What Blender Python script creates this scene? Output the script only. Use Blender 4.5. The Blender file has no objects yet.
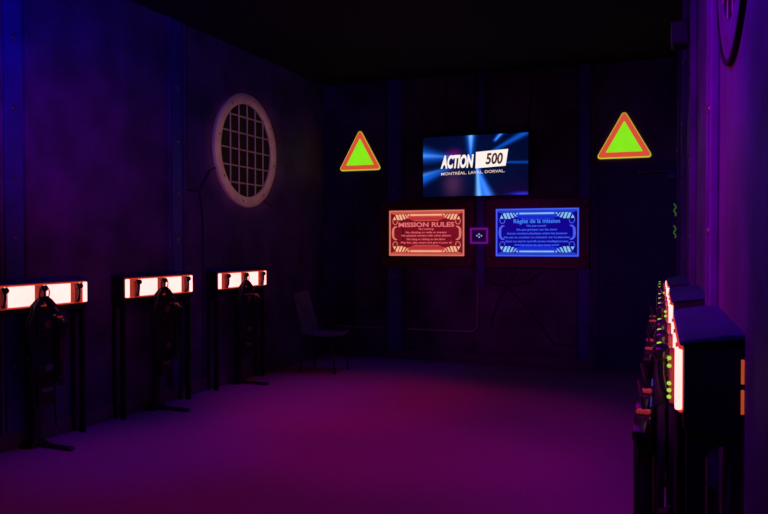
import bpy, bmesh, random
from math import *
from mathutils import Vector, Matrix
random.seed(4)
S = bpy.context.scene
COL = S.collection
PI = pi

# ------------------------------------------------------------------ materials
def mat(name, c, rough=.6, metal=0.0, var=0.0, scale=8, bump=0.0, c2=None, coat=0.0, spec=.5):
    m = bpy.data.materials.new(name); m.use_nodes = True
    nt = m.node_tree; b = nt.nodes['Principled BSDF']
    b.inputs['Base Color'].default_value = (*c, 1); b.inputs['Roughness'].default_value = rough
    b.inputs['Metallic'].default_value = metal
    b.inputs['Coat Weight'].default_value = coat
    b.inputs['Specular IOR Level'].default_value = spec
    tc = nt.nodes.new('ShaderNodeTexCoord')
    n = nt.nodes.new('ShaderNodeTexNoise'); n.inputs['Scale'].default_value = scale; n.inputs['Detail'].default_value = 6
    nt.links.new(tc.outputs['Object'], n.inputs['Vector'])
    r = nt.nodes.new('ShaderNodeValToRGB')
    d = c2 if c2 else tuple(x*(1-var) for x in c)
    r.color_ramp.elements[0].position = .35; r.color_ramp.elements[1].position = .68
    r.color_ramp.elements[0].color = (*d, 1); r.color_ramp.elements[1].color = (*c, 1)
    nt.links.new(n.outputs['Fac'], r.inputs['Fac']); nt.links.new(r.outputs['Color'], b.inputs['Base Color'])
    if bump:
        n2 = nt.nodes.new('ShaderNodeTexNoise'); n2.inputs['Scale'].default_value = scale*9; n2.inputs['Detail'].default_value = 4
        nt.links.new(tc.outputs['Object'], n2.inputs['Vector'])
        bp = nt.nodes.new('ShaderNodeBump'); bp.inputs['Strength'].default_value = bump; bp.inputs['Distance'].default_value = .01
        nt.links.new(n2.outputs['Fac'], bp.inputs['Height']); nt.links.new(bp.outputs['Normal'], b.inputs['Normal'])
    return m

def emat(name, c, strength=1.0, base=(.02, .02, .02), noise=0.0, scale=20):
    m = bpy.data.materials.new(name); m.use_nodes = True
    nt = m.node_tree; b = nt.nodes['Principled BSDF']
    b.inputs['Base Color'].default_value = (*base, 1); b.inputs['Roughness'].default_value = .5
    b.inputs['Emission Color'].default_value = (*c, 1); b.inputs['Emission Strength'].default_value = strength
    if noise:
        tc = nt.nodes.new('ShaderNodeTexCoord'); n = nt.nodes.new('ShaderNodeTexNoise'); n.inputs['Scale'].default_value = scale
        nt.links.new(tc.outputs['Object'], n.inputs['Vector'])
        r = nt.nodes.new('ShaderNodeMapRange'); r.inputs['To Min'].default_value = strength*(1-noise); r.inputs['To Max'].default_value = strength*(1+noise)
        nt.links.new(n.outputs['Fac'], r.inputs['Value']); nt.links.new(r.outputs['Result'], b.inputs['Emission Strength'])
    return m

def s2l(r, g, b):
    f = lambda v: (v/255/12.92) if v/255 <= .04045 else ((v/255+.055)/1.055)**2.4
    return (f(r), f(g), f(b))

M = dict(
 wall=mat('painted_panel', (.18, .075, .29), .62, var=.5, scale=3.2, bump=.25, spec=.25),
 wallb=mat('painted_panel_dark', (.16, .08, .19), .65, var=.6, scale=2.4, bump=.25, spec=.25),
 pil=mat('pilaster_paint', (.08, .05, .40), .45, var=.35, scale=5, bump=.15),
 bead=mat('highlit_bead', (.50, .26, .40), .4, var=.4, scale=6),  # paler than the wall: the bead's highlight is put into its colour
 seam=mat('dark_seam', (.06, .03, .07), .7, var=.3),
 door=mat('door_paint', (.05, .06, .15), .55, var=.3, scale=3),
 base=mat('baseboard_paint', (.18, .085, .18), .6, var=.3),
 ceil=mat('black_ceiling', (.012, .012, .014), .9, var=.4),
 floor=mat('carpet', (.40, .13, .38), .95, var=.2, scale=38, bump=.5, spec=.1),
 plastic=mat('black_plastic', (.012, .012, .014), .38, var=.4, scale=12),
 box=mat('black_cabinet', (.012, .012, .016), .5, var=.4, scale=6),
 top=mat('blue_black_top', (.03, .012, .20), .6, var=.3, scale=4),
 fabric=mat('black_nylon', (.03, .024, .03), .8, var=.5, scale=40, bump=.5),
 gloss=mat('glossy_black', (.03, .025, .035), .16, var=.2, coat=.6),
 bolt=mat('bolt_metal', (.45, .45, .5), .3, metal=.9, var=.3),
 ring=mat('cream_ring', (.82, .66, .60), .5, var=.22, scale=9, bump=.2),
 wire=mat('wire_mesh', (.48, .38, .37), .45, var=.3),
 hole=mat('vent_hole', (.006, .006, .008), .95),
 frame=mat('dark_red_wood', (.15, .012, .010), .42, var=.4, scale=7),
 amber=mat('amber_holder', (.62, .20, .13), .3, var=.3, coat=.4),
 grey=mat('grey_plastic', (.20, .19, .22), .4, var=.3),
 chair=mat('chair_shell', (.20, .12, .24), .5, var=.3),
 metal=mat('dark_metal', (.10, .10, .11), .35, metal=.8, var=.3),
 bar=emat('light_panel', (2.4, .88, .82), 1.0, noise=.10, scale=6),
 barend=emat('holder_red_glow', s2l(160, 48, 34), 1.0, noise=.45, scale=14),  # bar light round the holders, put into the plates as emission
 rim=emat('red_lit_rim', s2l(205, 50, 34), 1.0),  # red edge glow of the bar, painted on its surround as emission
 lens=mat('dark_red_lens', (.25, .04, .04), .2, coat=.5),
 slit=emat('orange_slit', s2l(215, 85, 45), .6, noise=.2),
 led=emat('green_led', (.50, .75, .08), .9),
 ledpk=emat('pink_led', (.95, .25, .3), 1.0),
 tri_g=emat('fluorescent_green', s2l(132, 232, 22), 1.0, (.3, .8, .05), noise=.12, scale=9),
 tri_r=emat('fluorescent_red', s2l(212, 78, 48), 1.0, (.8, .2, .1), noise=.06),
 tri_e=emat('fluorescent_edge', s2l(190, 190, 50), 1.0, (.6, .6, .1)),
 mark=emat('fluorescent_mark', s2l(60, 130, 20), .45, (.3, .7, .1)),
 white=emat('screen_white', (1.0, .90, .84), 1.0),
 ink=emat('screen_ink', s2l(70, 32, 30), 1.0),
 white2=emat('screen_caption', s2l(235, 205, 190), 1.0),
 magfr=emat('magenta_lit_frame', s2l(112, 10, 140), .9, noise=.25, scale=14),
 navy=emat('navy_screen', s2l(8, 4, 40), 1.0),
 dots=emat('pale_dots', s2l(175, 150, 250), 1.0),
)
_b = M['amber'].node_tree.nodes['Principled BSDF']      # bar light shining through the plastic, put in as emission
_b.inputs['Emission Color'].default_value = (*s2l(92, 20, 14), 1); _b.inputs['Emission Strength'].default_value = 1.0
# palette for the two lit signs
RD = dict(bg=emat('red_glass', s2l(118, 14, 28), 1.0, noise=.25, scale=3), band=emat('red_band', s2l(196, 80, 66), 1.0, noise=.15, scale=5),
          mid=emat('red_mid', s2l(186, 48, 54), 1.0), hi=emat('red_high', s2l(250, 178, 140), 1.0, noise=.2, scale=5), text=emat('red_text', s2l(222, 92, 98), 1.0),
          title=emat('red_title', s2l(232, 110, 112), 1.0), dark=emat('red_dark', s2l(130, 26, 16), 1.0), edge=emat('red_edge', s2l(220, 118, 100), 1.0))
BL = dict(bg=emat('blue_glass', s2l(3, 3, 138), 1.0, noise=.25, scale=3), band=emat('blue_band', s2l(26, 62, 200), 1.0, noise=.15, scale=5),
          mid=emat('blue_mid', s2l(12, 38, 205), 1.0), hi=emat('blue_high', s2l(130, 190, 255), 1.0, noise=.25, scale=5), text=emat('blue_text', s2l(48, 96, 250), 1.0),
          title=emat('blue_title', s2l(62, 132, 255), 1.0), dark=emat('blue_dark', s2l(4, 4, 100), 1.0), edge=emat('blue_edge', s2l(72, 92, 245), 1.0))

# ------------------------------------------------------------------ mesh helpers
def box(bm, x0, x1, y0, y1, z0, z1, bev=0.0):
    r = bmesh.ops.create_cube(bm, size=1)
    vs = r['verts']
    bmesh.ops.scale(bm, vec=(abs(x1-x0), abs(y1-y0), abs(z1-z0)), verts=vs)
    bmesh.ops.translate(bm, vec=((x0+x1)/2, (y0+y1)/2, (z0+z1)/2), verts=vs)
    if bev:
        es = list({e for v in vs for e in v.link_edges})
        bmesh.ops.bevel(bm, geom=es, offset=bev, segments=2, affect='EDGES', profile=.5)
    return bm

def prism(bm, pts, axis, a, b, bev=0.0):
    """extrude polygon pts (2D) along axis between a and b"""
    def P(p, t):
        return {'x': (t, p[0], p[1]), 'y': (p[0], t, p[1]), 'z': (p[0], p[1], t)}[axis]
    A = [bm.verts.new(P(p, a)) for p in pts]; B = [bm.verts.new(P(p, b)) for p in pts]
    n = len(pts); fs = [bm.faces.new(A), bm.faces.new(B[::-1])]
    for i in range(n):
        fs.append(bm.faces.new((A[i], B[i], B[(i+1) % n], A[(i+1) % n])))
    bmesh.ops.recalc_face_normals(bm, faces=fs)
    if bev:
        es = [e for e in {e for f in fs[:2] for e in f.edges}]
        bmesh.ops.bevel(bm, geom=es, offset=bev, segments=2, affect='EDGES', profile=.5)
    return bm

def tube(bm, pts, r, seg=10, cap=True):
    pts = [Vector(p) for p in pts]
    rs = r if isinstance(r, (list, tuple)) else [r]*len(pts)
    prev = None; rings = []
    for i, p in enumerate(pts):
        d = (pts[min(i+1, len(pts)-1)]-pts[max(i-1, 0)])
        d = d.normalized() if d.length > 1e-9 else Vector((0, 0, 1))
        if prev is None:
            up = Vector((0, 0, 1)) if abs(d.z) < .9 else Vector((1, 0, 0))
            s = d.cross(up).normalized()
        else:
            s = (prev - d*prev.dot(d)).normalized()
        prev = s; t = d.cross(s)
        rings.append([bm.verts.new(p + (s*cos(2*PI*k/seg)+t*sin(2*PI*k/seg))*rs[i]) for k in range(seg)])
    for a, b in zip(rings, rings[1:]):
        for k in range(seg):
            bm.faces.new((a[k], a[(k+1) % seg], b[(k+1) % seg], b[k]))
    if cap:
        bm.faces.new(rings[0][::-1]); bm.faces.new(rings[-1])
    return bm

def cyl(bm, p, q, r, seg=20): return tube(bm, [p, q], r, seg)

def lathe(bm, prof, seg, mtx):
    """prof (r,h) closed profile around local z, transformed by mtx"""
    rings = []
    for k in range(seg):
        a = 2*PI*k/seg
        rings.append([bm.verts.new(mtx @ Vector((r*cos(a), r*sin(a), h))) for r, h in prof])
    n = len(prof)
    for k in range(seg):
        A, B = rings[k], rings[(k+1) % seg]
        for i in range(n):
            j = (i+1) % n
            if prof[i][0] < 1e-6 and prof[j][0] < 1e-6: continue
            bm.faces.new((A[i], B[i], B[j], A[j]))
    bmesh.ops.remove_doubles(bm, verts=bm.verts, dist=1e-6)
    return bm

def sphere(bm, c, r, sc=(1, 1, 1), u=16, v=10):
    rr = bmesh.ops.create_uvsphere(bm, u_segments=u, v_segments=v, radius=r)
    bmesh.ops.scale(bm, vec=sc, verts=rr['verts']); bmesh.ops.translate(bm, vec=c, verts=rr['verts'])
    return bm

def B(): return bmesh.new()

def obj(name, bm, m, parent=None, smooth=False, loc=None, rot=None):
    me = bpy.data.meshes.new(name)
    bmesh.ops.recalc_face_normals(bm, faces=bm.faces)
    bm.to_mesh(me); bm.free()
    me.materials.append(m)
    if smooth:
        for p in me.polygons: p.use_smooth = True
        try: me.set_sharp_from_angle(angle=radians(40))
        except Exception: pass
    o = bpy.data.objects.new(name, me); COL.objects.link(o)
    if parent: o.parent = parent
    if loc: o.location = loc
    if rot: o.rotation_euler = rot
    return o

def tag(o, label, cat, group=None):
    o['label'] = label; o['category'] = cat
    if group: o['group'] = group
    return o
def thing(name, label, cat, loc=(0, 0, 0), rotz=0, group=None):
    o = bpy.data.objects.new(name, None); COL.objects.link(o); o.empty_display_size = .1
    o.location = loc; o.rotation_euler = (0, 0, rotz)
    return tag(o, label, cat, group)
def struct(name, bm, m, parent=None, **k):
    o = obj(name, bm, m, parent, **k)
    if not parent: o['kind'] = 'structure'
    return o
def kids(o): return [c for c in COL.objects if c.parent == o]
def dup(root, loc, rotz, label, parent=None):
    r = root.copy(); COL.objects.link(r)
    if parent is None:
        r.location = loc; r.rotation_euler = (0, 0, rotz); r['label'] = label
    else: r.parent = parent
    for c in kids(root):
        if c != r: dup(c, None, 0, None, r)
    return r

def text(name, s, size, m, parent, loc, rot=(PI/2, 0, 0), width=None, height=None, bold=0.0, shear=0.0, depth=.0015, align='CENTER', xs=1.0):
    """lettering as a mesh; scaled so it spans width/height"""
    cu = bpy.data.curves.new(name, 'FONT'); cu.body = s; cu.size = size; cu.align_x = align; cu.align_y = 'CENTER'
    cu.extrude = depth; cu.offset = bold; cu.shear = shear; cu.resolution_u = 3
    t = bpy.data.objects.new(name+'_tmp', cu); COL.objects.link(t)
    dg = bpy.context.evaluated_depsgraph_get(); dg.update()
    me = bpy.data.meshes.new_from_object(t.evaluated_get(dg)); me.name = name
    bpy.data.objects.remove(t)
    xsv = [v.co.x for v in me.vertices]; ysv = [v.co.y for v in me.vertices]
    w = max(xsv)-min(xsv); h = max(ysv)-min(ysv); cx = (max(xsv)+min(xsv))/2; cy = (max(ysv)+min(ysv))/2
    kx = width/w if width else 1; ky = height/h if height else (kx if width else 1)
    for v in me.vertices:
        v.co.x = (v.co.x-cx)*kx; v.co.y = (v.co.y-cy)*ky
    me.materials.clear(); me.materials.append(m)
    o = bpy.data.objects.new(name, me); COL.objects.link(o); o.parent = parent; o.location = loc; o.rotation_euler = rot
    return o

# ------------------------------------------------------------------ place
H = 1.45; D = 9.04; XR = .19; ZC = 3.55; YB = -1.6
LP = Vector((-4.321, 3.971, 0)); LU = Vector((.029645, .99956, 0)); LN = Vector((LU.y, -LU.x, 0))
LROT = atan2(-LU.y, -LU.x)             # local x runs back towards the viewer, local y out of the wall
def Lp(u, n=0, z=0): return LP + LU*u + LN*n + Vector((0, 0, z))
def Rp(y, n=0, z=0): return Vector((XR-n, y, z))
u0 = (YB-LP.y)/LU.y; u1 = (D-LP.y)/LU.y
LA = Lp(u0); LB = Lp(u1)

bm = B(); box(bm, -4.7, .5, YB-.2, D+.2, -.15, 0); struct('floor', bm, M['floor'])
bm = B(); box(bm, -4.7, .5, YB-.2, D+.2, ZC, ZC+.15); struct('ceiling', bm, M['ceil'])
bm = B(); prism(bm, [(LA.x, LA.y), (LB.x, LB.y), (LB.x-.15, LB.y), (LA.x-.15, LA.y)], 'z', 0, ZC); struct('wall_left', bm, M['wall'])
bm = B(); box(bm, LB.x-.15, XR+.15, D, D+.15, 0, ZC); struct('wall_back', bm, M['wallb'])
bm = B(); box(bm, XR, XR+.15, YB-.15, D, 0, ZC); struct('wall_right', bm, M['wall'])
bm = B(); box(bm, -4.6, XR, YB-.15, YB, 0, ZC); struct('wall_front', bm, M['wallb'])

# baseboards
def left_box(bm, ua, ub, na, nb, za, zb, bev=0):
    tmp = B(); box(tmp, ua, ub, -nb, -na, za, zb, bev)
    mt = Matrix(((LU.x, -LN.x, 0, LP.x), (LU.y, -LN.y, 0, LP.y), (0, 0, 1, 0), (0, 0, 0, 1)))
    tmp.transform(mt); me = bpy.data.meshes.new('t'); tmp.to_mesh(me); tmp.free(); bm.from_mesh(me); bpy.data.meshes.remove(me)
bm = B(); left_box(bm, u0+.02, u1-.01, 0, .014, 0, .12, .003); struct('baseboard_left', bm, M['base'])
bm = B(); box(bm, -4.15, -.72, D-.014, D, 0, .11, .003); struct('baseboard_back', bm, M['base'])
bm = B(); box(bm, XR-.014, XR, YB+.02, D-.02, 0, .12, .003); struct('baseboard_right', bm, M['base'])

# left wall pilasters with side beads and bolts
ntr = [0]
def trim(bm, m, **k):
    ntr[0] += 1
    return struct('trim_%d' % ntr[0], bm, m, **k)
for uc in (-3.56, -1.72, .12, 1.96):
    bm = B(); left_box(bm, uc-.075, uc+.075, 0, .022, .12, ZC, .004)
    p = trim(bm, M['pil'])
    b2 = B(); left_box(b2, uc-.125, uc-.098, 0, .03, .12, ZC, .006); left_box(b2, uc+.098, uc+.125, 0, .03, .12, ZC, .006)
    obj('pilaster_bead', b2, M['wall'], p)
    for zb in (.58, 1.04, 1.5, 1.94, 2.42, 2.92):
        b3 = B(); c = Lp(uc, .024, zb); sphere(b3, c, .022, (.6, 1, 1))
        obj('bolt', b3, M['bolt'], p, smooth=True)
# seams in the left panels (angled recess lines near the vent)
def seam_left(pts, r=.011):
    bm = B(); tube(bm, [Lp(u, .002, z) for u, z in pts], r, 8); trim(bm, M['seam'])
seam_left([(2.10, 1.98), (2.32, 1.98), (2.50, 2.20), (2.62, 2.24)])
seam_left([(2.32, 1.98), (2.38, 1.70), (2.38, .13)])
seam_left([(3.70, 1.9), (3.55, 1.95), (3.4, 2.02)], .010)

# back wall pilasters, panel bead and grooves
for xc, w in ((-3.18, .19), (-2.06, .09), (-.83, .13)):
    zl = .95 if xc == -2.06 else .11
    bm = B(); box(bm, xc-w/2, xc+w/2, D-.024, D, zl, ZC, .004); p = trim(bm, M['pil'])
    b2 = B(); box(b2, xc-w/2-.035, xc-w/2-.012, D-.03, D, zl, ZC, .006); box(b2, xc+w/2+.012, xc+w/2+.035, D-.03, D, zl, ZC, .006)
    obj('pilaster_bead', b2, M['wallb'], p)
    for zb in ((.6, 1.05, 2.15, 3.0) if zl < .5 else (1.05, 2.02, 3.0)):
        b3 = B(); sphere(b3, (xc, D-.026, zb), .018, (1, .6, 1)); obj('bolt', b3, M['bolt'], p, smooth=True)
def bead(pts, m, r=.012):
    bm = B(); tube(bm, [(x, D-.002, z) for x, z in pts], r, 8); trim(bm, m)
arc = [(-2.20+.10*sin(a), .48-.10*cos(a)) for a in [i*PI/12 for i in range(7)]]
bead([(-4.0, .385), (-3.32, .385)], M['bead'])
bead([(-3.02, .38), (-2.25, .38)]+arc+[(-2.10, .9), (-2.13, 1.15)], M['bead'], .014)
bead([(-3.02, .362), (-2.25, .362)]+[(x+.016, z-.016) for x, z in arc]+[(-2.084, .9)], M['seam'], .008)
for pts in ([(-2.10, 1.12), (-1.92, .98), (-1.74, .95)], [(-1.74, .95), (-1.86, .74), (-1.94, .46)], [(-1.74, .95), (-1.50, 1.0), (-1.30, 1.14)],
            [(-1.74, .95), (-1.50, .70), (-1.17, .27), (-.95, .27)], [(-2.5, 2.83), (-2.5, 3.5)], [(-1.5, 2.83), (-1.42, 3.5)], [(-3.75, .385), (-3.75, 2.3)],
            [(-1.62, 1.14), (-1.74, .95)]):
    bead(pts, M['seam'], .014)

# ------------------------------------------------------------------ door on the right of the back wall
bm = B(); box(bm, -.68, .18, D-.018, D, 0, 2.32, .003); dr = struct('door_1', bm, M['door'])
bm = B()
box(bm, -.73, -.665, D-.04, D, 0, 2.37, .005); box(bm, -.665, .186, D-.04, D, 2.30, 2.37, .005)
obj('door_frame', bm, M['door'], dr)
bm = B(); cyl(bm, (-.61, D-.018, 1.02), (-.61, D-.065, 1.02), .012); cyl(bm, (-.61, D-.065, 1.02), (-.50, D-.065, 1.02), .010); sphere(bm, (-.61, D-.02, 1.02), .028, (1, .3, 1))
obj('door_handle', bm, M['metal'], dr, smooth=True)
# door closer
t = thing('door_closer', 'small dark door closer with a thin arm above the dark door', 'door closer', (.05, D-.018, 2.22))
bm = B(); box(bm, .03, .12, -.075, 0, -.045, .045, .012); obj('closer_body', bm, M['pil'], t)
bm = B(); cyl(bm, (.08, -.055, .055), (-.27, -.055, .055), .011, 8); cyl(bm, (.08, -.055, .03), (.08, -.055, .065), .018, 10); obj('closer_arm', bm, M['grey'], t)
bm = B(); box(bm, -.29, -.25, -.07, 0, .035, .07, .004); obj('arm_bracket', bm, M['grey'], t)

# ------------------------------------------------------------------ round vents
def make_vent(name, label, loc, rotz):
    t = thing(name, label, 'vent', loc, rotz, 'round porthole vents')
    R = Matrix.Rotation(-PI/2, 4, 'X')            # local z -> +y (out of the wall)
    bm = B(); lathe(bm, [(.503, 0), (.500, .024), (.512, .036), (.555, .042), (.596, .038), (.612, .028), (.614, 0)], 72, R); obj('outer_ring', bm, M['ring'], t, smooth=True)
    bm = B(); lathe(bm, [(0, 0), (.499, 0), (.499, .006), (0, .006)], 64, R); obj('recess_dark_disc', bm, M['hole'], t)  # flat near-black disc stands for the shaded recess behind the grille
    bm = B()
    for i in range(5):
        a = (i-2)*.162; h = sqrt(.499**2-a*a)
        cyl(bm, (a, .022, -h), (a, .022, h), .0085, 8)
    for i in range(5):
        a = (i-2)*.178; h = sqrt(.499**2-a*a)
        cyl(bm, (-h, .014, a), (h, .014, a), .0085, 8)
    obj('wire_grille', bm, M['wire'], t, smooth=True)
    for k in range(8):
        a = k*PI/4+.2; bm = B(); sphere(bm, (.556*cos(a), .042, .556*sin(a)), .011, (1, .5, 1), 10, 6); obj('screw', bm, M['metal'], t, smooth=True)
    return t
v = make_vent('round_vent', 'large cream ringed round vent with a wire grille on the left wall', Lp(3.165, 0, 2.47), LROT)
v2 = dup(v, Rp(2.27, 0, 2.585), PI/2, 'round vent seen edge-on high on the purple right wall')
for c in kids(v2):                     # this one sits almost flush in the wall
    c.data = c.data.copy()
    if c.name.startswith('outer_ring'): c.data.materials[0] = M['wall']
    for q in c.data.vertices: q.co.y *= .30
bm = B(); lathe(bm, [(.6145, 0), (.6145, .014), (.628, .014), (.631, 0)], 72, Matrix.Rotation(-PI/2, 4, 'X')); obj('shadow_gap', bm, M['hole'], v2, smooth=True)  # black ring draws the shadow gap along the vent's outer side

# right wall: pilasters
for y in (8.3, 6.5, 4.72, 2.95, 1.1):
    bm = B(); box(bm, XR-.022, XR, y-.075, y+.075, .12, ZC, .004); p = trim(bm, M['pil'])
    b2 = B(); box(b2, XR-.03, XR, y-.125, y-.098, .12, ZC, .006); box(b2, XR-.03, XR, y+.098, y+.125, .12, ZC, .006); obj('pilaster_bead', b2, M['wall'], p)
    for zb in (.58, 1.5, 1.94, 2.42, 2.92):
        b3 = B(); sphere(b3, (XR-.024, y, zb), .018, (.6, 1, 1)); obj('bolt', b3, M['bolt'], p, smooth=True)
# wall speaker on the right wall
t = thing('wall_speaker', 'small black speaker on a bracket high on the right wall', 'speaker', (XR, 5.1, 2.77), PI/2)
bm = B(); box(bm, -.09, .09, .03, .125, -.075, .075, .01); obj('speaker_body', bm, M['box'], t)
bm = B(); box(bm, -.08, .08, .125, .133, -.066, .066, .003); obj('speaker_grille', bm, M['grey'], t)
bm = B(); box(bm, -.02, .02, 0, .035, -.03, .03, .003); obj('wall_bracket', bm, M['metal'], t)
# fluorescent squiggles on the edge of the door
for z, lab in ((1.845, 'small wavy fluorescent green mark beside the door, the upper of two'), (1.60, 'small wavy fluorescent green mark beside the door, the lower of two')):
    bm = B(); tube(bm, [(.155+.012*sin(k*1.1), D-.020, z-.07+.014*k) for k in range(11)], .007, 8)
    tag(obj('wavy_mark', bm, M['mark']), lab, 'mark', 'fluorescent marks')

# ------------------------------------------------------------------ triangles
def tri_pts(h, r):
    """rounded triangle, half width h at base, centred"""
    hgt = h*1.80; P = [Vector((-h, -hgt/2)), Vector((h, -hgt/2)), Vector((0, hgt/2))]
    out = []
    for i in range(3):
        p = P[i]; a = (P[i-1]-p).normalized(); b = (P[(i+1) % 3]-p).normalized()
        half = a.angle(b)/2; dd = r/tan(half); c = p+(a+b).normalized()*(r/sin(half))
        s = p+a*dd-c; e = p+b*dd-c; ang = s.angle_signed(e)
        for k in range(6):
            q = s.copy(); q.rotate(Matrix.Rotation(-ang*k/5, 2)); out.append((c+q)[:])
    return out
def make_tri(label, loc):
    t = thing('warning_triangle', label, 'sign', loc, 0, 'fluorescent warning triangles')
    bm = B(); prism(bm, tri_pts(.300, .03), 'y', -.010, 0); obj('sign_plate', bm, M['tri_e'], t)
    bm = B(); prism(bm, tri_pts(.284, .022), 'y', -.013, -.0105); obj('red_border', bm, M['tri_r'], t)
    bm = B(); prism(bm, [(x, z-.027) for x, z in tri_pts(.192, .004)], 'y', -.016, -.0135); obj('green_centre', bm, M['tri_g'], t)
    return t
a = make_tri('green and red fluorescent triangle on the back wall, left of the screen', (-3.655, D, 2.685))
a2 = dup(a, (-.392, D-.002, 2.722), 0, 'green and red fluorescent triangle above the dark door, right of the screen'); a2.scale = (1.05, 1, 1.03)

# ------------------------------------------------------------------ television
TX, TZ, TW, TH = -2.12, 2.415, 1.30, .735; TY = D-.09
t = thing('wall_television', 'flat screen television showing white title over blue light rays', 'television', (TX, TY, TZ))
bm = B(); box(bm, -TW/2-.012, TW/2+.012, -.012, .028, -TH/2-.014, TH/2+.012, .004); box(bm, -TW/2+.1, TW/2-.1, .028, .05, -TH/2+.08, TH/2-.08, .006); obj('television_body', bm, M['plastic'], t)
bm = B(); box(bm, -.2, .2, .05, .088, -.15, .15, .003); obj('wall_mount', bm, M['metal'], t)
bm = B(); box(bm, -.03, .03, -.015, -.008, -TH/2-.022, -TH/2-.012, .001); obj('sensor_bump', bm, M['gloss'], t)
NX, NY = 150, 86
bm = B(); gv = [[bm.verts.new(((i/NX-.5)*TW, -.0135, (.5-j/NY)*TH)) for i in range(NX+1)] for j in range(NY+1)]
for j in range(NY):
    for i in range(NX): bm.faces.new((gv[j][i], gv[j+1][i], gv[j+1][i+1], gv[j][i+1]))
def beam(x, y, p, q, w0, w1, f0, f1, edge=2.0):
    px, py = p; qx, qy = q; dx, dy = qx-px, qy-py; L = hypot(dx, dy)
    s = ((x-px)*dx+(y-py)*dy)/(L*L); dist = abs((x-px)*dy-(y-py)*dx)/L
    if s < -.06 or s > 1.08: return 0
    cl = min(1, max(0, (s+.06)/.06))*min(1, max(0, (1.08-s)/.08)); s = min(1, max(0, s))
    w = w0+(w1-w0)*s
    return cl*(f0+(f1-f0)*s)*exp(-abs(dist/w)**edge)
def screen(u, v):      # pixel frame of the 640 x 372 picture shown on the screen
    x, y = u*640, v*372
    c = [.0006, .0012, .018]
    g = exp(-(((x-320)/300)**2+((y-180)/190)**2)); c[2] += .022*g; c[1] += .004*g
    def add(b, col):
        for k in range(3): c[k] += b*col[k]
    blue = (.004, .12, .80); pale = (.16, .46, .95)
    add(beam(x, y, (298, 170), (298, -10), 10, 26, .5, .7), blue); add(beam(x, y, (298, 120), (298, -10), 4, 14, .2, .9), pale)
    add(beam(x, y, (230, 140), (-20, 108), 8, 40, .2, .8), blue); add(beam(x, y, (200, 128), (-20, 112), 3, 14, .1, .35), pale)
    add(beam(x, y, (190, 190), (-20, 265), 8, 30, .3, .9), blue); add(beam(x, y, (120, 205), (-20, 240), 4, 12, .1, .3), pale)
    add(beam(x, y, (338, 190), (394, 400), 8, 46, 1.0, .9, 3), blue); add(beam(x, y, (336, 190), (350, 400), 5, 17, .7, .95), pale); add(beam(x, y, (350, 240), (410, 390), 6, 24, .2, .3), pale)
    add(beam(x, y, (440, 96), (660, -20), 8, 17, .5, .7), blue)
    add(beam(x, y, (440, 42), (488, -14), 8, 13, .7, .9), blue); add(beam(x, y, (448, 34), (488, -10), 3, 6, .5, .5), pale)
    add(beam(x, y, (505, 173), (660, 178), 5, 8, .5, .28), blue)
    add(exp(-((x-195)/38)**2-((y-112)/24)**2), (.09, .0, .10)); add(exp(-((x-190)/50)**2-((y-300)/70)**2), (.05, .012, .03))
    add(exp(-((x-610)/60)**2-((y-366)/10)**2), (.02, .02, .6))
    return c
me = bpy.data.meshes.new('picture'); bm.to_mesh(me); bm.free()
ca = me.color_attributes.new('picture', 'FLOAT_COLOR', 'POINT')
for vv in me.vertices:
    u = vv.co.x/TW+.5; w = .5-vv.co.z/TH; ca.data[vv.index].color = (*screen(u, w), 1)
m = bpy.data.materials.new('screen_picture'); m.use_nodes = True; nt = m.node_tree; b = nt.nodes['Principled BSDF']
b.inputs['Base Color'].default_value = (.004, .004, .006, 1); b.inputs['Roughness'].default_value = .35; b.inputs['Emission Strength'].default_value = 1.15
at = nt.nodes.new('ShaderNodeAttribute'); at.attribute_name = 'picture'; nt.links.new(at.outputs['Color'], b.inputs['Emission Color'])
me.materials.append(m); o = bpy.data.objects.new('screen_picture', me); COL.objects.link(o); o.parent = t
def SX(x): return (x/640-.5)*TW
def SZ(y): return (.5-y/372)*TH
text('title_lettering', 'ACTION', .2, M['white'], t, (SX(214), -.0155, SZ(158)), width=TW*205/640, height=TH*84/372, bold=.010, shear=.22, depth=.0006)
bm = B(); prism(bm, [(SX(330), SZ(104)), (SX(523), SZ(93)), (SX(508), SZ(194)), (SX(326), SZ(204))], 'y', -.0160, -.0145); obj('title_panel', bm, M['white'], t)
text('number_lettering', '500', .2, M['ink'], t, (SX(440), -.0175, SZ(148)), width=TW*104/640, height=TH*70/372, bold=.006, shear=.18, depth=.0006)
text('caption_lettering', 'MONTRÉAL. LAVAL. DORVAL.', .05, M['white2'], t, (SX(309), -.0155, SZ(226)), width=TW*388/640, height=TH*22/372, bold=.0005, depth=.0006, rot=(PI/2, radians(-1.2), 0))

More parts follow.
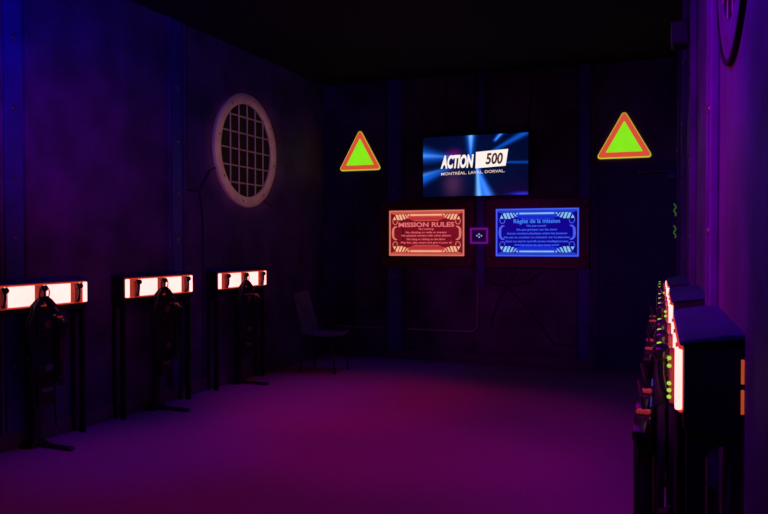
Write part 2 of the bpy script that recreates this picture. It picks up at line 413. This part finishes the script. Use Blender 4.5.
# ------------------------------------------------------------------ lit rule signs
def make_sign(name, label, xc, P, lines, title, tw, thh):
    SW, SH = 1.0, .57; zc = 1.60; y = D
    t = thing(name, label, 'sign', (xc, y, zc))
    t.scale = (.978, 1, 1); t.location.x += .010
    # frame of four boards round the glass
    bm = B()
    box(bm, -.625, .625, -.050, 0, .292, .405, .006); box(bm, -.625, .625, -.050, 0, -.425, -.292, .006)
    box(bm, -.625, -.507, -.046, 0, -.292, .292, .005); box(bm, .507, .625, -.046, 0, -.292, .292, .005)
    fr = obj('frame', bm, M['frame'], t)
    for x in (-.57, 0, .57):
        for z in (-.365, .352):
            bm = B(); sphere(bm, (x, -.051, z), .011, (1, .5, 1), 10, 6); obj('bolt', bm, M['bolt'], fr, smooth=True)
    bm = B(); box(bm, -.505, .505, -.030, -.002, -.290, .290, .004); gl = obj('lit_panel', bm, P['bg'], t)
    def pl(nm, pts, mm, lay, parent=gl):
        for q in pts:
            bm = B(); prism(bm, q, 'y', -.030-.0010*lay, -.0295); obj(nm, bm, mm, parent)
    X = lambda u: (u-.5)*SW
    Z = lambda v: (.5-v)*SH
    def Q(*p): return [(X(a), Z(b)) for a, b in p]
    def sym(q):
        out = []
        for sx in (0, 1):
            for sy in (0, 1):
                out.append([(x*(-1 if sx else 1), z*(-1 if sy else 1)) for x, z in q])
        return out
    e = .012
    bm = B()
    for q in (Q((0, 0), (1, 0), (1, .028), (0, .028)), Q((0, .972), (1, .972), (1, 1), (0, 1)), Q((0, .028), (.018, .028), (.018, .972), (0, .972)), Q((.982, .028), (1, .028), (1, .972), (.982, .972))):
        prism(bm, q, 'y', -.034, -.0295)
    obj('edge_line', bm, P['edge'], gl)
    # broad band top and bottom with chamfered inner corners
    pl('border_band', [Q((.02, .03), (.98, .03), (.98, .06), (.80, .17), (.70, .19), (.66, .235), (.34, .235), (.30, .19), (.20, .17), (.02, .06)),
                       Q((.02, .97), (.98, .97), (.98, .94), (.80, .83), (.70, .81), (.66, .765), (.34, .765), (.30, .81), (.20, .83), (.02, .94))], P['band'], 1)
    pl('inner_band', [Q((.26, .145), (.74, .145), (.70, .215), (.30, .215)), Q((.26, .855), (.74, .855), (.70, .785), (.30, .785))], P['mid'], 2)
    pl('glow_bar', [Q((.29, .085), (.71, .085), (.71, .118), (.29, .118)), Q((.29, .882), (.71, .882), (.71, .915), (.29, .915)),
                    Q((.255, .085), (.275, .085), (.27, .118), (.25, .118)), Q((.725, .085), (.745, .085), (.75, .118), (.73, .118)),
                    Q((.255, .915), (.275, .915), (.27, .882), (.25, .882)), Q((.725, .915), (.745, .915), (.75, .882), (.73, .882))], P['hi'], 3)
    pl('corner_plate', sym(Q((.045, .22), (.11, .075), (.25, .075), (.20, .215), (.16, .24), (.06, .24))), P['dark'], 2)
    st = []
    for k, (a, w) in enumerate(((.098, .030), (.140, .030), (.182, .026), (.220, .016))):
        dz = (0, 0, .02, .05)[k]
        st += sym(Q((a-.012, .085+(.02 if k == 0 else 0)), (a-.012+w, .085), (a+.028+w*.6, .21-dz), (a+.028-w*.4, .21-dz)))
    st += sym(Q((.070, .130), (.095, .205), (.052, .205)))
    pl('corner_stripe', st, P['hi'], 4)
    # curled hooks below the corners and the brackets on each side
    for sx in (-1, 1):
        for sz in (-1, 1):
            bm = B(); tube(bm, [(sx*.390, -.033, sz*.155), (sx*.392, -.033, sz*.125), (sx*.408, -.033, sz*.110), (sx*.430, -.033, sz*.110), (sx*.448, -.033, sz*.130), (sx*.452, -.033, sz*.165)], .005, 6); obj('corner_hook', bm, P['edge'], gl)
        bm = B(); tube(bm, [(sx*.395, -.033, .082), (sx*.425, -.033, .076), (sx*.445, -.033, .052), (sx*.450, -.033, 0), (sx*.445, -.033, -.052), (sx*.425, -.033, -.076), (sx*.395, -.033, -.082)], [.006, .011, .014, .016, .014, .011, .006], 8)
        obj('side_bracket', bm, P['edge'], gl)
    text('title_lettering', title, .06, P['title'], t, (0, -.0335, Z(thh)), width=tw, height=.060 if P is RD else .066, bold=.0018 if P is RD else .0010, depth=.0006)
    for s, w, v in lines:
        text('rule_lettering', s, .03, P['text'], t, (0, -.0335, Z(v)), width=w, height=.031, bold=.0012, depth=.0006)
    return t
make_sign('rules_sign', 'glowing red sign reading MISSION RULES in a dark red frame', -2.763, RD,
    [('No running', .20, .415), ('No climbing on walls or scenery', .55, .49), ('No physical contact with other players', .66, .56),
     ('No lying or sitting on the floor', .52, .64), ('Play fair, play smart and give it your all', .68, .715)], 'MISSION RULES', .745, .315)
make_sign('rules_sign', 'glowing blue sign with French mission rules in a dark red frame', -1.39, BL,
    [('Ne pas courir', .24, .365), ('Ne pas grimper sur les murs', .49, .445), ('Aucun contact physique entre les joueurs', .73, .525),
     ("Ne pas se coucher ou s'asseoir sur le plancher", .80, .605), ('Ayez un esprit sportif, jouez intelligemment,', .77, .69), ('donnez tout ce que vous avez!', .54, .765)], 'Règles de la mission', .56, .275)

# small magenta framed display between the signs
t = thing('small_display', 'small magenta framed display with four pale dots between the two lit signs', 'display', (-2.073, D-.03, 1.562))
bm = B()
box(bm, -.112, .112, -.03, 0, .074, .098, .004); box(bm, -.112, .112, -.03, 0, -.098, -.074, .004); box(bm, -.112, -.088, -.03, 0, -.074, .074, .004); box(bm, .088, .112, -.03, 0, -.074, .074, .004)
obj('lit_frame', bm, M['magfr'], t)
bm = B(); box(bm, -.088, .088, -.012, 0, -.074, .074); obj('display_glass', bm, M['navy'], t)
bm = B(); box(bm, -.04, .04, 0, .03, -.04, .04); obj('mounting_block', bm, M['plastic'], t)
for x, z in ((-.028, .002), (.028, .002), (0, .020), (0, -.016)):
    bm = B(); sphere(bm, (x, -.013, z), .010, (1, .4, 1), 12, 8); obj('dot', bm, M['dots'], t, smooth=True)

# ------------------------------------------------------------------ charging racks
def make_rack(label):
    t = thing('charging_rack', label, 'rack', (0, 0, 0), 0, 'charging racks along the walls')
    w = .462
    prof = [(.0, .96), (.125, .96), (.135, .972), (.135, 1.175), (.128, 1.180), (0, 1.196)]
    bm = B(); prism(bm, prof, 'x', -w, w, .006); obj('cabinet', bm, M['box'], t)
    prof = [(0, 1.197), (.128, 1.181), (.140, 1.175), (.144, 1.180), (.132, 1.189), (.04, 1.206), (0, 1.209)]
    bm = B(); prism(bm, prof, 'x', -w-.008, w+.008, .002); obj('top_cover', bm, M['top'], t)
    for s in (-1, 1):                                     # end frames with two feet each
        bm = B(); x0, x1 = (s*.455, s*.425)
        box(bm, x0, x1, .085, .128, 0, .959, .004); box(bm, x0, x1, .004, .030, 0, .959, .004); prism(bm, [(.030, .959), (.030, .90), (.045, .935), (.070, .935), (.085, .90), (.085, .959)], 'x', x0, x1)
        obj('end_frame', bm, M['box'], t)
    # light box with three holders
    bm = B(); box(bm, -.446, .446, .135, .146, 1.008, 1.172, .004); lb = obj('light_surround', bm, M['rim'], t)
    bm = B(); box(bm, -.28, -.055, .146, .153, 1.02, 1.162, .003); box(bm, .055, .28, .146, .153, 1.02, 1.162, .003)
    obj('light_panel', bm, M['bar'], lb)
    for s in (-1, 1):
        bm = B(); box(bm, s*.448, s*.408, .136, .154, 1.014, 1.166, .005); obj('end_light', bm, M['bar'], lb)
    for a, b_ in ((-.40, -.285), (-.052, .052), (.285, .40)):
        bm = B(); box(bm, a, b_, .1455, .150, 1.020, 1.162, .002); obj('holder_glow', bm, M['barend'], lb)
    for xc in (-.335, 0, .335):
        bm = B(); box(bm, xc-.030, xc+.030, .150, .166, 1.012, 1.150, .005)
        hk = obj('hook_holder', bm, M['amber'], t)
        bm = B(); tube(bm, [(xc, .160, 1.030), (xc, .176, 1.050), (xc, .182, 1.085), (xc, .182, 1.130)], [.014, .014, .013, .013], 10); sphere(bm, (xc, .184, 1.140), .031, (1, .8, .8))
        obj('hook', bm, M['gloss'], hk, smooth=True)
        bm = B(); sphere(bm, (xc+.006, .190, 1.163), .007, (1.4, 1, .5), 10, 6); obj('indicator_lamp', bm, M['led'], hk, smooth=True)
    # centre post and long foot
    bm = B(); box(bm, -.03, .03, .06, .11, .03, .959, .006)
    prism(bm, [(-.10, 0), (.10, 0), (.035, .05), (-.035, .05)], 'y', .02, .14, .004)
    box(bm, -.025, .025, .13, .42, 0, .026, .008); sphere(bm, (0, .41, .016), .03, (1, 1.3, .5))
    obj('centre_post', bm, M['metal'], t)
    return t

def make_vest(label):
    t = thing('tag_vest', label, 'vest', (0, 0, 0), 0, 'laser tag vests hung on the racks')
    def plate(y0, y1, top, bot, bow):
        bm = B(); zs = 14; xs_ = 10; G = []
        for side in (0, 1):
            g = []
            for j in range(zs+1):
                v_ = j/zs; z = top+(bot-top)*v_
                hw = .075+.075*min(1, v_/.22)**.7-.030*sin(PI*max(0, v_-.35)/.65)**2+(.0 if v_ < .9 else -.03*(v_-.9)/.1)
                row = []
                for i in range(xs_+1):
                    a = i/xs_*2-1
                    notch = .045*max(0, 1-(abs(a)/.45)**2)*max(0, 1-v_/.2)
                    y = (y0 if side == 0 else y1)+bow*(1-a*a)*sin(PI*min(1, .12+v_*.8))
                    row.append(bm.verts.new((a*hw, y, z-notch)))
                g.append(row)
            G.append(g)
        for side in (0, 1):
            g = G[side]
            for j in range(zs):
                for i in range(xs_): bm.faces.new((g[j][i], g[j][i+1], g[j+1][i+1], g[j+1][i]))
        A, Bq = G
        for j in range(zs):
            for i in (0, xs_): bm.faces.new((A[j][i], A[j+1][i], Bq[j+1][i], Bq[j][i]))
        for i in range(xs_):
            for j in (0, zs): bm.faces.new((A[j][i], Bq[j][i], Bq[j][i+1], A[j][i+1]))
        return bm
    obj('back_panel', plate(.148, .172, .985, .50, .006), M['fabric'], t, smooth=True)
    fp = obj('front_panel', plate(.190, .216, .985, .46, .028), M['fabric'], t, smooth=True)
    for s in (-1, 1):                                      # shoulder yokes over the hook
        bm = B(); pts = [(s*.085, .160, .955), (s*.080, .160, 1.01), (s*.045, .172, 1.045), (s*.030, .195, 1.066), (s*.045, .215, 1.045), (s*.080, .218, 1.01), (s*.085, .210, .955)]
        tube(bm, pts, [.020, .024, .022, .019, .022, .024, .020], 10); obj('shoulder_strap', bm, M['fabric'], t, smooth=True)
        bm = B(); tube(bm, [(s*.125, .165, .66), (s*.155, .185, .655), (s*.135, .210, .65)], .016, 8); obj('side_strap', bm, M['fabric'], t, smooth=True)
    bm = B(); tube(bm, [(.045*cos(a)+.002, .208+.012*sin(a), 1.100+.055*sin(a)) for a in [k*2*PI/20 for k in range(21)]], .0055, 8, cap=False); obj('hang_loop', bm, M['gloss'], t, smooth=True)
    # chest module with target lens and lamps
    bm = B(); box(bm, -.085, .085, .232, .258, .80, .945, .010); cm = obj('chest_module', bm, M['gloss'], t)
    bm = B(); sphere(bm, (0, .258, .885), .034, (1, .5, 1)); obj('sensor_dome', bm, M['lens'], cm, smooth=True)
    bm = B(); box(bm, -.10, .10, .236, .262, .545, .60, .010); cb = obj('waist_belt', bm, M['fabric'], t)
    bm = B(); box(bm, -.032, .032, .260, .272, .550, .595, .006); obj('buckle', bm, M['grey'], cb)
    bm = B(); box(bm, -.075, .075, .150, .240, .30, .452, .014); bp = obj('battery_pack', bm, M['plastic'], t)
    bm = B(); box(bm, -.050, .050, .238, .246, .402, .430, .003); obj('pack_plate', bm, M['grey'], bp)
    for s in (-1, 1):
        bm = B(); tube(bm, [(s*.09, .195, .50), (s*.095, .198, .40), (s*.088, .205, .27), (s*.10, .21, .13)], [.012, .011, .010, .009], 8); obj('dangling_strap', bm, M['fabric'], t, smooth=True)
    return t

def make_gun(label):
    t = thing('toy_blaster', label, 'toy gun', (0, 0, 0), 0, 'toy blasters hung on the vests')
    # hangs muzzle down in front of the vest; grip points out into the room
    bm = B(); prism(bm, [(.300, .93), (.335, .915), (.352, .86), (.345, .78), (.335, .62), (.300, .60), (.288, .66), (.284, .90)], 'x', -.105, -.055, .009); bd = obj('body', bm, M['gloss'], t, smooth=True)
    bm = B(); tube(bm, [(-.08, .312, .62), (-.08, .312, .50), (-.08, .312, .49), (-.08, .312, .46), (-.08, .312, .44)], [.024, .022, .032, .030, .020], 14); obj('barrel', bm, M['plastic'], t, smooth=True)
    bm = B(); prism(bm, [(.340, .90), (.352, .915), (.402, .905), (.420, .885), (.418, .862), (.400, .850), (.345, .84)], 'x', -.10, -.06, .010); obj('grip', bm, M['plastic'], t, smooth=True)
    bm = B(); tube(bm, [(-.08, .345, .82), (-.08, .385, .80), (-.08, .395, .83), (-.08, .388, .852)], .007, 8); obj('trigger_guard', bm, M['plastic'], t, smooth=True)
    bm = B(); box(bm, -.100, -.060, .292, .330, .925, .938, .004); obj('rear_cap', bm, M['amber'], t)  # cap shares the holder emission, giving the blaster a lit top edge
    # coiled cable back up to the vest
    bm = B(); pts = []
    for k in range(141):
        f = k/140; base = Vector((-.080-.035*f, .285-.02*f, .60-.17*sin(PI*f)+.05*f)); a = f*2*PI*20
        pts.append(base+Vector((.010*cos(a), .010*sin(a), .004*cos(a))))
    tube(bm, pts, .0035, 6); obj('coiled_cable', bm, M['plastic'], t, smooth=True)
    # hanging lanyard over the chest
    bm = B(); tube(bm, [(-.08, .305, .935), (-.075, .300, .97), (-.06, .240, 1.00), (-.055, .222, 1.01)], .0055, 8); obj('lanyard', bm, M['plastic'], t, smooth=True)
    return t

def squash(root):                      # bring the hung gear closer to the rack front
    for c in kids(root):
        for o in [c]+kids(c):
            for v_ in o.data.vertices: v_.co.y = .150+(v_.co.y-.150)*.62
def raise_rack(root, dz):              # taller legs, same cabinet
    for c in kids(root):
        for o in [c]+kids(c):
            o.data = o.data.copy()
            for v_ in o.data.vertices:
                if v_.co.z > .5: v_.co.z += dz
                if v_.co.z < .1 and v_.co.y > .2: v_.co.y = .2+(v_.co.y-.2)*.3
racks = [  # location, rotation, text
 (Lp(1.559), LROT, 'black charging rack on the left wall, middle of three, light bar left of the vent'),
 (Lp(.225), LROT, 'black charging rack on the left wall, the one cut by the left edge'),
 (Lp(2.890), LROT, 'black charging rack on the left wall under the round vent'),
 (Rp(2.42), PI/2, 'black charging rack on the right wall, nearest, with orange lit slots on its end'),
 (Rp(3.85), PI/2, 'black charging rack on the right wall, second from the viewer'),
 (Rp(5.22), PI/2, 'black charging rack on the right wall, farthest from the viewer')]
where = ['middle left-wall rack', 'rack at the left edge', 'rack under the round vent', 'nearest right-wall rack', 'second right-wall rack', 'farthest right-wall rack']
VL = 'black laser tag vest hanging from the '; GL = 'black toy blaster hanging on the vest of the '
r0 = make_rack(racks[0][2]); v0 = make_vest(VL+where[0]); g0 = make_gun(GL+where[0]); squash(v0); squash(g0)
DZ = .03
def hang_gun(loc, rz, lab):            # on the right wall the grips are turned towards the viewer
    if rz != PI/2: return dup(g0, loc, rz, lab)
    pv = Vector((-.08, .232, 0)); turn = radians(80)
    off = Matrix.Rotation(rz, 3, 'Z') @ (pv+Vector((0, -.002, 0))) - Matrix.Rotation(rz+turn, 3, 'Z') @ pv
    return dup(g0, loc+off, rz+turn, lab)
allr = [r0]; rr = None
for i, (loc, rz, lab) in enumerate(racks):
    if i == 0: continue
    if i == 3:
        rr = dup(r0, loc, rz, lab); raise_rack(rr, DZ); allr.append(rr)
        for c in kids(rr):             # lamp column on the near and centre holders
            if c.name.startswith('hook_holder') and len(c.data.vertices):
                xm = sum(q.co.x for q in c.data.vertices)/len(c.data.vertices)
                if xm < .1:
                    for zz in ((1.150, 1.130, 1.085, 1.067, 1.050) if xm < -.1 else (1.13, 1.10)):
                        bm = B(); sphere(bm, (xm-.028, .166, zz+.01), .0060, (1, 1, .9), 10, 6); obj('indicator_lamp', bm, M['led'], c, smooth=True)
    else: allr.append(dup(rr if i > 3 else r0, loc, rz, lab))
    up = Vector((0, 0, DZ if i > 2 else 0))
    dup(v0, loc+up, rz, VL+('centre hook of the ' if i > 2 else '')+where[i]); hang_gun(loc+up, rz, (GL.replace('the vest of', 'the centre hook vest of') if i > 2 else GL)+where[i])
for o in (r0, v0, g0): o.location = racks[0][0]; o.rotation_euler = (0, 0, LROT)
# right-hand racks also carry a vest on their far hook
extra = ['nearest', 'second', 'farthest']
for k in range(3):
    loc = racks[3+k][0]+Vector((0, .335, DZ))
    dup(v0, loc, PI/2, 'black laser tag vest on the far hook of the %s right-wall rack' % extra[k])
    hang_gun(loc, PI/2, 'black toy blaster on the far hook vest of the %s right-wall rack' % extra[k])
# lit slots on the near end of the nearest right rack
bm = B(); box(bm, -.467, -.461, .001, .008, 1.048, 1.106, .001); obj('end_slot_light', bm, M['slit'], allr[3])
bm = B(); box(bm, -.467, -.461, .001, .008, 1.120, 1.178, .001); obj('end_slot_light', bm, M['slit'], allr[3])

# ------------------------------------------------------------------ chair in the far left corner
t = thing('chair', 'dark moulded chair against the left wall in the far corner', 'chair', (-3.62, 7.85, 0), 0)
bm = B()
N = 12
def shell(side):
    rows = []
    for j in range(N+1):
        f = j/N
        if f < .5: g = f/.5; x = .24-.44*g; z = .43-.02*sin(PI*g)
        else: g = (f-.5)/.5; x = -.20-.13*g; z = .43+.47*g
        row = []
        for i in range(9):
            a = i/8*2-1; hw = .21-.04*abs(f-.45)
            dz = .03*a*a*(1 if f < .5 else .3); dx = .035*a*a*(0 if f < .45 else 1)
            off = (0, -.012) if f < .5 else (-.012, 0)
            row.append(bm.verts.new((x+dx+off[0]*side, a*hw, z+dz+off[1]*side)))
        rows.append(row)
    return rows
A = shell(0); C2 = shell(1)
for g in (A, C2):
    for j in range(N):
        for i in range(8): bm.faces.new((g[j][i], g[j][i+1], g[j+1][i+1], g[j+1][i]))
for j in range(N):
    for i in (0, 8): bm.faces.new((A[j][i], A[j+1][i], C2[j+1][i], C2[j][i]))
for i in range(8):
    for j in (0, N): bm.faces.new((A[j][i], A[j][i+1], C2[j][i+1], C2[j][i]))
obj('seat_shell', bm, M['chair'], t, smooth=True)
for sx, sy in ((1, 1), (1, -1), (-1, 1), (-1, -1)):
    bm = B(); tube(bm, [(sx*.12, sy*.14, .415), (sx*.19, sy*.17, .2), (sx*.22, sy*.19, 0)], .012, 10); obj('leg', bm, M['metal'], t, smooth=True)
bm = B(); cyl(bm, (.19, -.17, .2), (.19, .17, .2), .007, 8); cyl(bm, (-.19, -.17, .2), (-.19, .17, .2), .007, 8); cyl(bm, (-.14, 0, .405), (.14, 0, .405), .012, 8); obj('leg_brace', bm, M['metal'], t, smooth=True)

# ------------------------------------------------------------------ light
def spot(name, loc, target, col, e, ang, blend=1.0, size=.15):
    l = bpy.data.lights.new(name, 'SPOT'); l.energy = e; l.color = col; l.spot_size = radians(ang); l.spot_blend = blend; l.shadow_soft_size = size
    o = bpy.data.objects.new(name, l); COL.objects.link(o); o.location = loc
    o.rotation_euler = (Vector(target)-Vector(loc)).to_track_quat('-Z', 'Y').to_euler(); return o
def area(name, loc, target, col, e, sx, sy, spread=180):
    l = bpy.data.lights.new(name, 'AREA'); l.shape = 'RECTANGLE'; l.size = sx; l.size_y = sy; l.energy = e; l.color = col; l.spread = radians(spread)
    o = bpy.data.objects.new(name, l); COL.objects.link(o); o.location = loc
    o.rotation_euler = (Vector(target)-Vector(loc)).to_track_quat('-Z', 'Y').to_euler(); return o
spot('magenta_floor_spot', (-1.95, 3.7, 3.4), (-2.05, 3.8, 0), (1, .0, .62), 52, 74, .5)
spot('magenta_floor_spot', (-1.75, 5.6, 3.4), (-1.80, 5.8, 0), (1, .0, .50), 52, 66, .6)
spot('magenta_floor_spot', (-2.6, 6.5, 3.4), (-2.8, 6.6, 0), (1, .0, .22), 50, 54, .8)
spot('blue_left_spot', (-2.9, 2.7, 2.8), (-4.3, 4.3, 3.0), (.02, .0, 1), 95, 90)
spot('blue_floor_spot', (-3.45, 4.3, 3.4), (-3.55, 4.4, 0), (.06, .0, 1), 60, 46)
spot('blue_floor_spot', (-3.35, 6.2, 3.4), (-3.45, 6.3, 0), (.06, .0, 1), 55, 46)
spot('blue_floor_spot', (-3.0, 8.0, 3.4), (-3.0, 8.05, 0), (.08, .0, 1), 24, 50)
spot('blue_floor_spot', (-.8, 5.0, 3.4), (-.8, 5.3, 0), (.12, .0, 1), 22, 76)
area('violet_right_tube', (-1.2, 1.3, 3.3), (.2, 2.6, 2.6), (.26, .0, 1), 25, 1.2, .1, 95)
spot('magenta_wall_spot', (-1.4, 2.2, 2.2), (.2, 3.3, 1.35), (1, .0, .28), 62, 95)
spot('magenta_left_spot', (-2.4, 3.1, 2.5), (-4.3, 4.7, 1.95), (1, .0, .28), 28, 54)
spot('violet_back_spot', (-1.9, 5.6, 2.0), (-1.75, 9.0, 1.05), (.75, .0, 1), 26, 44)
spot('added_vent_spot', (-1.4, 5.2, 2.2), (-4.2, 7.1, 2.42), (1, .40, .36), 88, 22, .45)  # added warm lamp without a fixture, brightens the vent ring

w = bpy.data.worlds.new('dark'); S.world = w; w.use_nodes = True
w.node_tree.nodes['Background'].inputs[0].default_value = (0, 0, 0, 1)

# ------------------------------------------------------------------ camera
cd = bpy.data.cameras.new('camera'); cam = bpy.data.objects.new('camera', cd); COL.objects.link(cam); S.camera = cam
cd.sensor_width = 36; cd.lens = 36*750/768; cd.clip_start = .02
cam.location = (0, 0, H); cam.rotation_euler = (PI/2-atan(12/750), 0, atan(276/750))
vs = S.view_settings; vs.view_transform = 'Standard'; vs.look = 'None'; vs.gamma = 1; vs.exposure = 0; vs.use_curve_mapping = False
